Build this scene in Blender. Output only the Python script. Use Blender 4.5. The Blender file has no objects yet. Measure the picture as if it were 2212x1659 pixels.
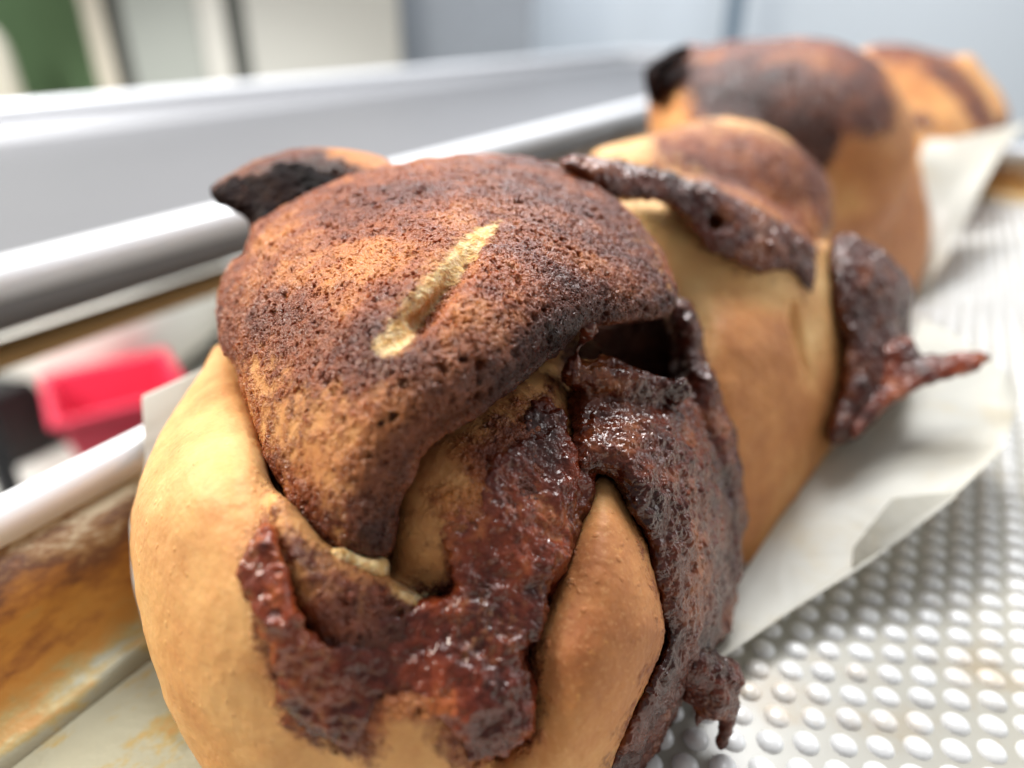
import bpy, math
import numpy as np
from mathutils import Vector, Matrix

MM = 0.001
rng = np.random.RandomState(7)

# ------------------------------------------------------------------ camera
FPX, CX, CY = 1522.0, 1106.0, 829.5          # focal length and centre in a 2212 x 1659 frame
CAM_H = 100.0                                # mm above the tray floor
PITCH, YAW = math.radians(27.36), math.radians(30.37)
cp, sp = math.cos(PITCH), math.sin(PITCH)
cy_, sy_ = math.cos(YAW), math.sin(YAW)
RT = np.array([cy_, sy_, 0.0])
UP = np.array([-sy_ * sp, cy_ * sp, cp])
FW = np.array([-sy_ * cp, cy_ * cp, -sp])
ORG = np.array([0, 0, CAM_H])


def P(u, v, d):
    """point in mm seen at frame position u,v and d mm deep"""
    u, v, d = np.asarray(u, float), np.asarray(v, float), np.asarray(d, float)
    x, y = (u - CX) / FPX * d, -(v - CY) / FPX * d
    return ORG + x[..., None] * RT + y[..., None] * UP + d[..., None] * FW


def project(p):
    q = p - ORG
    d = q @ FW
    dd = np.maximum(d, 1.0)
    return CX + FPX * (q @ RT) / dd, CY - FPX * (q @ UP) / dd, d


sc = bpy.context.scene
cam = bpy.data.cameras.new('camera')
cam_ob = bpy.data.objects.new('camera', cam)
sc.collection.objects.link(cam_ob)
cam.sensor_width = 36.0
cam.lens = 36.0 * FPX / 2212.0
cam.clip_start, cam.clip_end = 0.004, 60.0
cam.dof.use_dof = True
cam.dof.focus_distance = 0.093
cam.dof.aperture_fstop = 7.6
cam.dof.aperture_blades = 0
M = Matrix(((RT[0], UP[0], -FW[0], 0), (RT[1], UP[1], -FW[1], 0), (RT[2], UP[2], -FW[2], CAM_H * MM), (0, 0, 0, 1)))
cam_ob.matrix_world = M
sc.camera = cam_ob

# ------------------------------------------------------------------ light
w = bpy.data.worlds.new('World')
sc.world = w
w.use_nodes = True
nt = w.node_tree
tcw = nt.nodes.new('ShaderNodeTexCoord')
dot = nt.nodes.new('ShaderNodeVectorMath')
dot.operation = 'DOT_PRODUCT'
dot.inputs[1].default_value = Vector((-0.35, 0.45, 0.82)).normalized()
nt.links.new(tcw.outputs['Generated'], dot.inputs[0])
mr = nt.nodes.new('ShaderNodeMapRange')
mr.inputs[1].default_value, mr.inputs[2].default_value = -0.6, 1.0
mr.inputs[3].default_value, mr.inputs[4].default_value = 0.15, 0.50
nt.links.new(dot.outputs['Value'], mr.inputs[0])
nt.nodes['Background'].inputs[0].default_value = (0.97, 0.97, 1.0, 1)
nt.links.new(mr.outputs[0], nt.nodes['Background'].inputs[1])


def area(name, loc, aim, size, power, col):
    l = bpy.data.lights.new(name, 'AREA')
    l.shape = 'RECTANGLE'
    l.size, l.size_y = size
    l.energy = power
    l.color = col
    o = bpy.data.objects.new(name, l)
    sc.collection.objects.link(o)
    o.location = loc
    o.rotation_euler = (Vector(aim) - Vector(loc)).to_track_quat('-Z', 'Y').to_euler()
    return o


area('window_light', (-0.80, -0.16, 0.70), (-0.05, 0.1, 0.04), (0.36, 0.36), 17.8, (1.0, 0.945, 0.86))
area('ceiling_light', (-0.25, 0.85, 1.0), (-0.03, 0.15, 0.04), (0.36, 0.22), 14.0, (0.97, 0.98, 1.0))
area('side_window_light', (1.5, 1.5, 0.8), (-0.1, 0.4, 0.0), (1.0, 0.7), 9.0, (0.93, 0.96, 1.0))
area('room_fill_light', (-0.6, 1.2, 2.4), (-0.6, 1.9, 0.0), (1.6, 1.0), 85.0, (0.95, 0.97, 1.0))  # added fill with no visible source, lifts the background
sl = bpy.data.lights.new('bench_fill_spot', 'SPOT')  # added spot with no visible source, brightens the bags on the bench
sl.energy, sl.spot_size, sl.spot_blend, sl.shadow_soft_size = 150.0, math.radians(48), 0.5, 0.1
so = bpy.data.objects.new('bench_fill_spot', sl)
sc.collection.objects.link(so)
so.location = (-1.15, -0.6, 0.9)
so.rotation_euler = (Vector((-1.3, 0.65, -0.35)) - so.location).to_track_quat('-Z', 'Y').to_euler()

sc.view_settings.view_transform = 'Standard'
sc.view_settings.look = 'None'
sc.view_settings.exposure = 0.0
sc.view_settings.gamma = 1.0
sc.render.engine = 'CYCLES'
sc.cycles.use_denoising = True
sc.cycles.max_bounces = 8
sc.cycles.caustics_reflective = False
sc.cycles.caustics_refractive = False
sc.cycles.sample_clamp_indirect = 6.0

# ------------------------------------------------------------------ materials


class NT:
    def __init__(self, name):
        self.m = bpy.data.materials.new(name)
        self.m.use_nodes = True
        self.t = self.m.node_tree
        self.b = self.t.nodes['Principled BSDF']
        self.out = self.t.nodes['Material Output']
        tc = self.t.nodes.new('ShaderNodeTexCoord')
        mp = self.t.nodes.new('ShaderNodeMapping')
        mp.inputs['Scale'].default_value = (1000, 1000, 1000)     # coordinates in mm
        self.t.links.new(tc.outputs['Object'], mp.inputs[0])
        self.co = mp.outputs[0]

    def link(self, a, b):
        if isinstance(a, (int, float)):
            b.default_value = a
        elif isinstance(a, tuple):
            b.default_value = a if len(a) == 4 or b.type == 'VECTOR' else a + (1,)
        else:
            self.t.links.new(a, b)

    def noise(self, scale, detail=3, rough=0.55, dist=0.0, co=None):
        n = self.t.nodes.new('ShaderNodeTexNoise')
        self.link(co or self.co, n.inputs['Vector'])
        n.inputs['Scale'].default_value = scale
        n.inputs['Detail'].default_value = detail
        n.inputs['Roughness'].default_value = rough
        n.inputs['Distortion'].default_value = dist
        return n.outputs[0]

    def vor(self, scale, feature='F1', smooth=0.3, co=None, rnd=1.0):
        n = self.t.nodes.new('ShaderNodeTexVoronoi')
        n.feature = feature
        self.link(co or self.co, n.inputs['Vector'])
        n.inputs['Scale'].default_value = scale
        n.inputs['Randomness'].default_value = rnd
        if feature == 'SMOOTH_F1':
            n.inputs['Smoothness'].default_value = smooth
        return n.outputs['Distance']

    def math(self, op, a, b=0.0, c=0.0, clamp=False):
        n = self.t.nodes.new('ShaderNodeMath')
        n.operation = op
        n.use_clamp = clamp
        for i, x in enumerate((a, b, c)):
            self.link(x, n.inputs[i])
        return n.outputs[0]

    def sstep(self, x, a, b):
        n = self.t.nodes.new('ShaderNodeMapRange')
        n.interpolation_type = 'SMOOTHSTEP'
        self.link(x, n.inputs[0])
        n.inputs[1].default_value, n.inputs[2].default_value = a, b
        return n.outputs[0]

    def mix(self, f, a, b):
        n = self.t.nodes.new('ShaderNodeMix')
        n.data_type = 'RGBA'
        self.link(f, n.inputs[0])
        self.link(a, n.inputs[6])
        self.link(b, n.inputs[7])
        return n.outputs[2]

    def ramp(self, x, stops):
        n = self.t.nodes.new('ShaderNodeValToRGB')
        e = n.color_ramp.elements
        while len(e) < len(stops):
            e.new(0.5)
        for el, (p, c) in zip(e, stops):
            el.position = p
            el.color = tuple(c) + (1,)
        self.link(x, n.inputs[0])
        return n.outputs[0]

    def attr(self, name):
        n = self.t.nodes.new('ShaderNodeAttribute')
        n.attribute_name = name
        return n.outputs['Fac']

    def warp(self, amount, scale):
        n = self.t.nodes.new('ShaderNodeTexNoise')
        self.link(self.co, n.inputs['Vector'])
        n.inputs['Scale'].default_value = scale
        v = self.t.nodes.new('ShaderNodeVectorMath')
        v.operation = 'SUBTRACT'
        self.link(n.outputs['Color'], v.inputs[0])
        v.inputs[1].default_value = (0.5, 0.5, 0.5)
        v2 = self.t.nodes.new('ShaderNodeVectorMath')
        v2.operation = 'MULTIPLY_ADD'
        self.link(v.outputs[0], v2.inputs[0])
        v2.inputs[1].default_value = (amount,) * 3
        self.link(self.co, v2.inputs[2])
        return v2.outputs[0]

    def bump(self, h, dist_mm, strength=1.0):
        n = self.t.nodes.new('ShaderNodeBump')
        n.inputs['Strength'].default_value = strength
        n.inputs['Distance'].default_value = dist_mm * MM
        self.link(h, n.inputs['Height'])
        self.link(n.outputs[0], self.b.inputs['Normal'])

    def disp(self, h_mm):
        n = self.t.nodes.new('ShaderNodeDisplacement')
        n.inputs['Midlevel'].default_value = 0.0
        n.inputs['Scale'].default_value = MM
        self.link(h_mm, n.inputs['Height'])
        self.link(n.outputs[0], self.out.inputs['Displacement'])
        self.m.displacement_method = 'BOTH'

    def set(self, **kw):
        names = dict(color='Base Color', rough='Roughness', metal='Metallic', spec='Specular IOR Level', coat='Coat Weight',
                     coat_rough='Coat Roughness', sss='Subsurface Weight', alpha='Alpha', trans='Transmission Weight')
        for k, v in kw.items():
            self.link(v, self.b.inputs[names[k]])
        return self


def foam(n):
    """pitted, bubbly crust relief: (height in mm, pits)"""
    wco = n.warp(1.5, 0.9)
    big = n.vor(0.40, 'F1', co=wco)
    mid = n.vor(0.78, 'F1', co=wco)
    small = n.vor(1.55, 'F1', co=wco)
    gate = n.sstep(n.noise(0.14, 2), 0.40, 0.62)
    gate2 = n.sstep(n.noise(0.5, 2), 0.40, 0.60)
    pit_big = n.math('MULTIPLY', n.sstep(big, 0.34, 0.08), gate)
    pit_mid = n.math('MULTIPLY', n.sstep(mid, 0.42, 0.10), gate2)
    pit_small = n.sstep(small, 0.45, 0.10)
    h = n.math('MULTIPLY', n.math('SUBTRACT', n.noise(0.95, 3, 0.6), 0.5), 1.0)
    h = n.math('SUBTRACT', h, n.math('MULTIPLY', pit_small, 0.24))
    h = n.math('SUBTRACT', h, n.math('MULTIPLY', pit_mid, 0.42))
    h = n.math('SUBTRACT', h, n.math('MULTIPLY', pit_big, 0.85))
    h = n.math('ADD', h, 0.22)
    pits = n.math('MAXIMUM', n.math('MAXIMUM', pit_mid, pit_big), n.math('MULTIPLY', pit_small, 0.45))
    return h, pits


def crust_material():
    n = NT('baked_dough_crust')
    film, choc, pale, brown = n.attr('film'), n.attr('choc'), n.attr('pale'), n.attr('brown')
    h, pits = foam(n)
    edge = n.math('MULTIPLY', n.math('SUBTRACT', n.noise(0.35, 5, 0.68), 0.5), 1.5)
    F = n.sstep(n.math('ADD', film, edge), 0.25, 0.75)
    edge2 = n.math('MULTIPLY', n.math('SUBTRACT', n.noise(0.5, 5, 0.7), 0.5), 0.9)
    PL = n.sstep(n.math('ADD', pale, edge2), 0.38, 0.66)
    mott = n.noise(0.085, 6, 0.62)
    fine = n.noise(1.5, 3, 0.6)
    tone = n.math('ADD', n.math('MULTIPLY', mott, 0.75), n.math('SUBTRACT', n.math('MULTIPLY', brown, 0.80), 0.10))
    base = n.ramp(tone, [(0.05, (0.78, 0.55, 0.24)), (0.22, (0.73, 0.455, 0.195)), (0.40, (0.65, 0.35, 0.135)), (0.58, (0.50, 0.215, 0.075)), (0.90, (0.28, 0.09, 0.035))])
    base = n.mix(n.math('MULTIPLY', n.sstep(fine, 0.50, 0.75), 0.25), base, (0.78, 0.48, 0.22))
    fleck = n.sstep(n.noise(0.45, 5, 0.75), 0.62, 0.72)
    base = n.mix(n.math('MULTIPLY', fleck, 0.5), base, (0.78, 0.42, 0.12))
    # thin baked on cocoa film
    patch = n.math('ADD', n.math('MULTIPLY', n.noise(0.055, 4, 0.6), 1.05), n.math('MULTIPLY', n.noise(0.45, 3, 0.6), 0.24))
    fcol = n.ramp(patch, [(0.47, (0.080, 0.019, 0.010)), (0.58, (0.145, 0.033, 0.013)), (0.69, (0.28, 0.075, 0.021)), (0.83, (0.52, 0.20, 0.055))])
    dcol = n.ramp(patch, [(0.46, (0.016, 0.006, 0.005)), (0.62, (0.055, 0.015, 0.009)), (0.78, (0.17, 0.05, 0.02))])
    fcol = n.mix(n.math('MULTIPLY', choc, 1.0, clamp=True), fcol, dcol)
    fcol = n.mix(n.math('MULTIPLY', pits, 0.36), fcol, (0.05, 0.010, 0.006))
    fcol = n.mix(n.math('MULTIPLY', n.sstep(choc, 1.15, 1.6), 0.85), fcol, (0.010, 0.004, 0.003))        # burnt crust; in the cave and along the cap overhang, painted shade
    col = n.mix(F, base, fcol)
    crumb = n.mix(n.sstep(n.noise(0.9, 4), 0.35, 0.65), (0.66, 0.39, 0.14), (0.80, 0.62, 0.35))
    col = n.mix(PL, col, crumb)
    notpale = n.math('SUBTRACT', 1.0, PL)
    FF = n.math('MULTIPLY', F, notpale)
    hh = n.math('MULTIPLY', h, FF)
    hh = n.math('ADD', hh, n.math('MULTIPLY', n.math('SUBTRACT', n.noise(0.16, 3), 0.5), 0.8))
    hh = n.math('ADD', hh, n.math('MULTIPLY', n.math('SUBTRACT', n.noise(1.6, 4), 0.5), n.math('ADD', 0.05, n.math('MULTIPLY', PL, 0.35))))
    rough = n.math('ADD', 0.46, n.math('MULTIPLY', fine, 0.18))
    rough = n.math('SUBTRACT', rough, n.math('MULTIPLY', FF, n.math('ADD', 0.12, n.math('MULTIPLY', n.noise(0.3, 2), 0.22))))
    live = n.math('SUBTRACT', 1.0, n.math('MULTIPLY', n.sstep(choc, 1.15, 1.6), 0.9))
    n.set(color=col, rough=n.math('ADD', rough, n.math('MULTIPLY', PL, 0.3)), spec=n.math('MULTIPLY', live, n.math('SUBTRACT', 0.27, n.math('MULTIPLY', FF, 0.07))), sss=0.2, coat=n.math('MULTIPLY', n.math('MULTIPLY', FF, live), 0.40), coat_rough=0.15)
    n.b.inputs['Specular Tint'].default_value = (1.0, 0.82, 0.70, 1)
    n.b.inputs['Subsurface Radius'].default_value = (1.0, 0.32, 0.10)
    n.b.inputs['Subsurface Scale'].default_value = 0.0022
    blister = n.sstep(n.vor(0.42, 'F1', co=n.warp(1.5, 0.5)), 0.22, 0.05)
    n.bump(n.math('ADD', n.math('ADD', n.math('MULTIPLY', blister, 0.3), n.math('MULTIPLY', n.noise(1.7, 4, 0.6), n.math('ADD', 0.14, n.math('MULTIPLY', F, 0.85)))), n.math('MULTIPLY', PL, n.noise(2.0, 4))), 0.45, 0.7)
    n.disp(hh)
    return n.m


def choc_material(name, dark=1.0, dusty=0.5, wet=1.0):
    n = NT(name)
    wco = n.warp(0.8, 0.8)
    bead = n.vor(0.95, 'SMOOTH_F1', 0.3, co=wco)
    h, pits = foam(n)
    patch = n.math('ADD', n.math('MULTIPLY', n.noise(0.075, 3, 0.6), 1.0), n.math('MULTIPLY', n.noise(0.35, 2, 0.5), 0.33))
    d = dark
    col = n.ramp(patch, [(0.45, (0.026 * d, 0.0055 * d, 0.004 * d)), (0.58, (0.075 * d, 0.013 * d, 0.006 * d)),
                         (0.71, (0.16 * d, 0.033 * d, 0.012 * d)), (0.86, (0.36 * d, 0.12 * d, 0.035 * d))])
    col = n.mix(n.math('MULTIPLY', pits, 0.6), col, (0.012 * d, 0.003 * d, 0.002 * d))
    dust = n.math('MULTIPLY', n.sstep(n.noise(0.085, 3), 0.54, 0.64), n.sstep(n.noise(0.7, 6, 0.8), 0.48, 0.66))
    dust = n.math('MULTIPLY', dust, dusty)
    col = n.mix(dust, col, (0.42, 0.23, 0.105))
    lump = n.math('SUBTRACT', n.noise(0.19, 2, 0.5), 0.5)
    lump2 = n.math('SUBTRACT', n.noise(0.46, 1.5, 0.5), 0.5)
    hh = n.math('ADD', n.math('MULTIPLY', lump, 2.6), n.math('MULTIPLY', lump2, 1.25))
    hh = n.math('ADD', hh, n.math('MULTIPLY', h, 0.17))
    hh = n.math('SUBTRACT', n.math('ADD', hh, 0.08), n.math('MULTIPLY', bead, 0.34))
    rough = n.math('ADD', n.math('MULTIPLY', n.sstep(n.noise(0.25, 3), 0.35, 0.65), 0.14), 0.22 + (1 - wet) * 0.4)
    n.set(color=col, rough=n.math('ADD', rough, n.math('MULTIPLY', dust, 0.5)), spec=0.08 + 0.14 * wet, sss=0.08, coat=n.math('MULTIPLY', n.math('SUBTRACT', 1.0, dust), 0.62 * wet), coat_rough=0.06)
    n.b.inputs['Coat Tint'].default_value = (1.0, 0.80, 0.68, 1)
    n.b.inputs['Subsurface Radius'].default_value = (1.0, 0.2, 0.08)
    n.b.inputs['Subsurface Scale'].default_value = 0.0015
    n.disp(hh)
    return n.m


def simple(name, col, rough=0.5, metal=0.0, var=0.1, scale=0.05, spec=0.5):
    n = NT(name)
    f = n.noise(scale, 4)
    c2 = tuple(max(0, c * (1 - var)) for c in col)
    c1 = tuple(min(1, c * (1 + var)) for c in col)
    n.set(color=n.mix(f, c2, c1), rough=rough, metal=metal, spec=spec)
    return n.m


# ------------------------------------------------------------------ shapes from fields
GS = 5
GU0, GU1, GV0, GV1 = -300, 2560, -150, 2150
gu, gv = np.meshgrid(np.arange(GU0, GU1, GS), np.arange(GV0, GV1, GS), indexing='ij')


def poly_raster(pts):
    pts = np.array(pts, float)
    d2 = np.full(gu.shape, 1e12)
    inside = np.zeros(gu.shape, bool)
    for (x0, y0), (x1, y1) in zip(pts, np.roll(pts, -1, 0)):
        ex, ey = x1 - x0, y1 - y0
        L = ex * ex + ey * ey + 1e-9
        t = np.clip(((gu - x0) * ex + (gv - y0) * ey) / L, 0, 1)
        d2 = np.minimum(d2, (gu - x0 - t * ex) ** 2 + (gv - y0 - t * ey) ** 2)
        c = (y0 > gv) != (y1 > gv)
        xi = x0 + (gv - y0) / (y1 - y0 if y1 != y0 else 1e-9) * ex
        inside ^= c & (gu < xi)
    return np.where(inside, -1, 1) * np.sqrt(d2)


def blur(a, k, times=2):
    for _ in range(times):
        for ax in (0, 1):
            pad = [(k, k) if x == ax else (0, 0) for x in (0, 1)]
            c = np.cumsum(np.pad(a, pad, mode='edge'), ax)
            c = np.insert(c, 0, 0, ax)
            n = a.shape[ax]
            a = (np.take(c, np.arange(2 * k + 1, 2 * k + 1 + n), ax) - np.take(c, np.arange(n), ax)) / (2 * k + 1)
    return a


def sample(ras, u, v):
    x = np.clip((u - GU0) / GS, 0, ras.shape[0] - 1.001)
    y = np.clip((v - GV0) / GS, 0, ras.shape[1] - 1.001)
    i, j = x.astype(np.int32), y.astype(np.int32)
    fx, fy = x - i, y - j
    return (ras[i, j] * (1 - fx) + ras[i + 1, j] * fx) * (1 - fy) + (ras[i, j + 1] * (1 - fx) + ras[i + 1, j + 1] * fx) * fy


def smooth_fit(ctrl):
    """thin plate surface through (u, v, value) points, on the raster"""
    c = np.array(ctrl, float)
    if len(c) == 1:
        return np.full(gu.shape, c[0, 2])
    x = c[:, :2] / 300.0
    r2 = ((x[:, None] - x[None]) ** 2).sum(-1)
    K = 0.5 * r2 * np.log(r2 + 1e-12) + np.eye(len(c)) * 0.02
    if len(c) >= 4:
        Q = np.c_[np.ones(len(c)), x]
    else:
        Q = np.ones((len(c), 1))
    m = Q.shape[1]
    A = np.block([[K, Q], [Q.T, np.zeros((m, m))]])
    s = np.linalg.solve(A, np.r_[c[:, 2], np.zeros(m)])
    out = np.zeros(gu.shape)
    X, Y = np.clip(gu, c[:, 0].min() - 150, c[:, 0].max() + 150) / 300.0, np.clip(gv, c[:, 1].min() - 150, c[:, 1].max() + 150) / 300.0
    for k in range(len(c)):
        r = (X - x[k, 0]) ** 2 + (Y - x[k, 1]) ** 2
        out += s[k] * 0.5 * r * np.log(r + 1e-12)
    out += s[len(c)]
    if m == 3:
        out += s[len(c) + 1] * X + s[len(c) + 2] * Y
    return out


_tab = np.random.RandomState(3).rand(64, 64, 64).astype(np.float32)


def vnoise(p, scale, seed=0):
    q = p / scale + seed * 17.3 + 400
    i = np.floor(q).astype(np.int32)
    f = (q - i).astype(np.float32)
    f = f * f * (3 - 2 * f)
    i &= 63
    j = (i + 1) & 63
    a = lambda x, y, z: _tab[x, y, z]
    x0, y0, z0, x1, y1, z1 = i[:, 0], i[:, 1], i[:, 2], j[:, 0], j[:, 1], j[:, 2]
    fx, fy, fz = f[:, 0], f[:, 1], f[:, 2]
    c00 = a(x0, y0, z0) * (1 - fx) + a(x1, y0, z0) * fx
    c10 = a(x0, y1, z0) * (1 - fx) + a(x1, y1, z0) * fx
    c01 = a(x0, y0, z1) * (1 - fx) + a(x1, y0, z1) * fx
    c11 = a(x0, y1, z1) * (1 - fx) + a(x1, y1, z1) * fx
    return ((c00 * (1 - fy) + c10 * fy) * (1 - fz) + (c01 * (1 - fy) + c11 * fy) * fz) - 0.5


class Ball:
    """ellipsoid core; also gives a hugging depth for the strands laid over it"""

    def __init__(self, c, r, squash=(1, 1, 1)):
        self.c = np.asarray(c, float)
        self.r = r
        self.s = np.array(squash, float)

    def f(self, p, u=None, v=None, d=None):
        q = (p - self.c) / self.s
        L = np.sqrt((q * q).sum(1))
        return (L - self.r) * self.s.min()

    def depth(self):
        dr = ((gu - CX) / FPX)[..., None] * RT - ((gv - CY) / FPX)[..., None] * UP + FW
        dr = dr / self.s
        o = (ORG - self.c) / self.s
        a = (dr * dr).sum(-1)
        b = (dr * o).sum(-1)
        c = (o * o).sum() - self.r ** 2
        disc = np.sqrt(np.maximum(b * b - a * c, 0))
        return (-b - disc) / a


class Strand:
    """rolled piece of dough or filling: outline, lift over a core, rounding radius and thickness in mm"""

    def __init__(self, outline, core, lift, R=6, T=10, rag=0.0, rag_scale=4.0, soft=2):
        self.sd = poly_raster(outline)
        if soft:
            self.sd = blur(self.sd, soft)
        fit = smooth_fit(lift)
        self.dep = (core.depth() - fit) if core is not None else fit
        self.R, self.T, self.rag, self.rs = R, T, rag, rag_scale

    def f(self, p, u, v, d):
        s = sample(self.sd, u, v) * d / FPX
        if self.rag:
            s = s + self.rag * (vnoise(p, self.rs, 1) * 2 + vnoise(p, self.rs * 0.45, 2))
        w = d - (sample(self.dep, u, v) + self.R)
        w = np.where(w > 0, np.maximum(w - self.T, 0), w)
        return np.sqrt(np.maximum(s + self.R, 0) ** 2 + w * w) - self.R


class Rod:
    """round cone chain; pts = (u, v, depth, radius mm)"""

    def __init__(self, pts, rag=0.0, rag_scale=3.0):
        a = np.array(pts, float)
        self.p = P(a[:, 0], a[:, 1], a[:, 2])
        self.r = a[:, 3]
        self.rag, self.rs = rag, rag_scale

    def f(self, p, u, v, d):
        out = np.full(len(p), 1e9)
        for k in range(len(self.p) - 1):
            a, b = self.p[k], self.p[k + 1]
            ab = b - a
            t = np.clip(((p - a) @ ab) / (ab @ ab), 0, 1)
            q = p - a - t[:, None] * ab
            out = np.minimum(out, np.sqrt((q * q).sum(1)) - (self.r[k] + (self.r[k + 1] - self.r[k]) * t))
        if self.rag:
            out = out + self.rag * (vnoise(p, self.rs, 5) * 2)
        return out


def smin(a, b, k):
    if k <= 0:
        return np.minimum(a, b)
    h = np.clip(0.5 + 0.5 * (b - a) / k, 0, 1)
    return b * (1 - h) + a * h - k * h * (1 - h)


def field(adds, subs, k, z0, p):
    u, v, d = project(p)
    f = None
    for a in adds:
        g = a.f(p, u, v, d)
        f = g if f is None else smin(f, g, k)
    for s in subs:
        f = -smin(-f, s.f(p, u, v, d), 1.0)
    f = np.maximum(f, z0 - p[:, 2])
    return f


def surface_nets(F, lo, h):
    nx, ny, nz = F.shape
    S = F < 0
    cnt = np.zeros((nx - 1, ny - 1, nz - 1), np.float32)
    pos = np.zeros((nx - 1, ny - 1, nz - 1, 3), np.float32)
    for ax in range(3):
        oth = [a for a in range(3) if a != ax]
        for o1 in (0, 1):
            for o2 in (0, 1):
                sl0, sl1 = [None] * 3, [None] * 3
                for a, o in zip(oth, (o1, o2)):
                    n = F.shape[a]
                    sl0[a] = sl1[a] = slice(o, n - 1 + o)
                sl0[ax], sl1[ax] = slice(0, -1), slice(1, None)
                A, B = F[tuple(sl0)], F[tuple(sl1)]
                cr = S[tuple(sl0)] != S[tuple(sl1)]
                t = np.where(cr, A / np.where(cr, A - B, 1), 0)
                cnt += cr
                pos[..., ax] += np.where(cr, t, 0)
                for a, o in zip(oth, (o1, o2)):
                    pos[..., a] += cr * o
    act = cnt > 0
    idx = np.full(act.shape, -1, np.int64)
    n = int(act.sum())
    idx[act] = np.arange(n)
    cell = np.argwhere(act)
    V = (cell + pos[act] / cnt[act][:, None]) * h + lo
    quads = []
    for ax in range(3):
        b, c = (ax + 1) % 3, (ax + 2) % 3
        sl0, sl1 = [slice(None)] * 3, [slice(None)] * 3
        sl0[ax], sl1[ax] = slice(0, -1), slice(1, None)
        cr = S[tuple(sl0)] != S[tuple(sl1)]
        e = np.argwhere(cr)
        e = e[(e[:, b] > 0) & (e[:, c] > 0) & (e[:, b] < F.shape[b] - 1) & (e[:, c] < F.shape[c] - 1)]
        flip = S[tuple(e.T)]
        q = []
        for db, dc in ((1, 1), (0, 1), (0, 0), (1, 0)):
            k = e.copy()
            k[:, b] -= db
            k[:, c] -= dc
            q.append(idx[tuple(k.T)])
        q = np.stack(q, 1)
        q[~flip] = q[~flip][:, ::-1]
        quads.append(q)
    return V, np.concatenate(quads)


def mesh_from(name, V, Q):
    me = bpy.data.meshes.new(name)
    k = Q.shape[1]
    me.vertices.add(len(V))
    me.vertices.foreach_set('co', np.ascontiguousarray(V, np.float32).ravel())
    me.loops.add(Q.size)
    me.loops.foreach_set('vertex_index', Q.astype(np.int32).ravel())
    me.polygons.add(len(Q))
    me.polygons.foreach_set('loop_start', np.arange(0, Q.size, k, dtype=np.int32))
    me.polygons.foreach_set('use_smooth', np.ones(len(Q), bool))
    me.update(calc_edges=True)
    me.validate()
    return me


def grow(adds, subs=(), k=1.5, h=0.7, z0=0.4, lo=None, hi=None):
    """mesh of a solid described by a list of shapes, in mm"""
    lo, hi = np.array(lo, float), np.array(hi, float)
    H = h * 4
    n = np.ceil((hi - lo) / H).astype(int) + 1
    ax = [lo[i] + np.arange(n[i]) * H for i in range(3)]
    p = np.stack(np.meshgrid(*ax, indexing='ij'), -1).reshape(-1, 3)
    C = field(adds, subs, k, z0, p).reshape(n)
    # trilinear upsample
    F = C
    for a in range(3):
        m = F.shape[a]
        x = np.arange((m - 1) * 4 + 1) / 4.0
        i = np.minimum(x.astype(int), m - 2)
        t = (x - i).reshape([-1 if b == a else 1 for b in range(3)])
        F = np.take(F, i, a) * (1 - t) + np.take(F, i + 1, a) * t
    near = np.argwhere(np.abs(F) < H * 1.6)
    for s in range(0, len(near), 400000):
        e = near[s:s + 400000]
        F[tuple(e.T)] = field(adds, subs, k, z0, lo + e * h)
    return surface_nets(F, lo, h)


def ob(name, me, mat, parent=None, loc=None):
    o = bpy.data.objects.new(name, me)
    sc.collection.objects.link(o)
    if mat:
        me.materials.append(mat)
    if parent is not None:
        o.parent = parent
        o.matrix_parent_inverse = Matrix.Identity(4)
    return o


def thing(name, label, cat, loc=(0, 0, 0), group=None):
    o = bpy.data.objects.new(name, None)
    sc.collection.objects.link(o)
    o.empty_display_size = 0.01
    o.location = loc
    o['label'], o['category'] = label, cat
    if group:
        o['group'] = group
    return o


def tag(o, label, cat, group=None):
    o['label'], o['category'] = label, cat
    if group:
        o['group'] = group
    return o


def paint(me, V, marks, base):
    """marks: attr -> list of (outline, feather_mm, on/off, depth limits); V in mm world"""
    u, v, d = project(V)
    for name in ('film', 'choc', 'pale', 'brown'):
        val = np.full(len(V), base.get(name, 0.0))
        for m in marks.get(name, []):
            pts, fe, amt = m[:3]
            s = sample(poly_raster(pts), u, v) * d / FPX
            t = np.clip(0.5 - s / (2 * fe), 0, 1)
            if len(m) > 3:
                t = t * ((d > m[3][0]) & (d < m[3][1]))
            val = val * (1 - t) + amt * t
        at = me.attributes.new(name, 'FLOAT', 'POINT')
        at.data.foreach_set('value', val.astype(np.float32))


def piece(name, root, mat, adds, subs=(), k=1.5, h=0.7, z0=0.4, lo=None, hi=None, marks=None, base=None, sub=1):
    V, Q = grow(adds, subs, k, h, z0, lo, hi)
    R0 = np.array(root.location) / MM
    me = mesh_from(name, (V - R0) * MM, Q)
    if marks is not None or base is not None:
        paint(me, V, marks or {}, base or {})
    o = ob(name, me, mat, root)
    if sub:
        m = o.modifiers.new('subsurf', 'SUBSURF')
        m.levels = 0
        m.render_levels = sub
    print(name, len(V))
    return o


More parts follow.
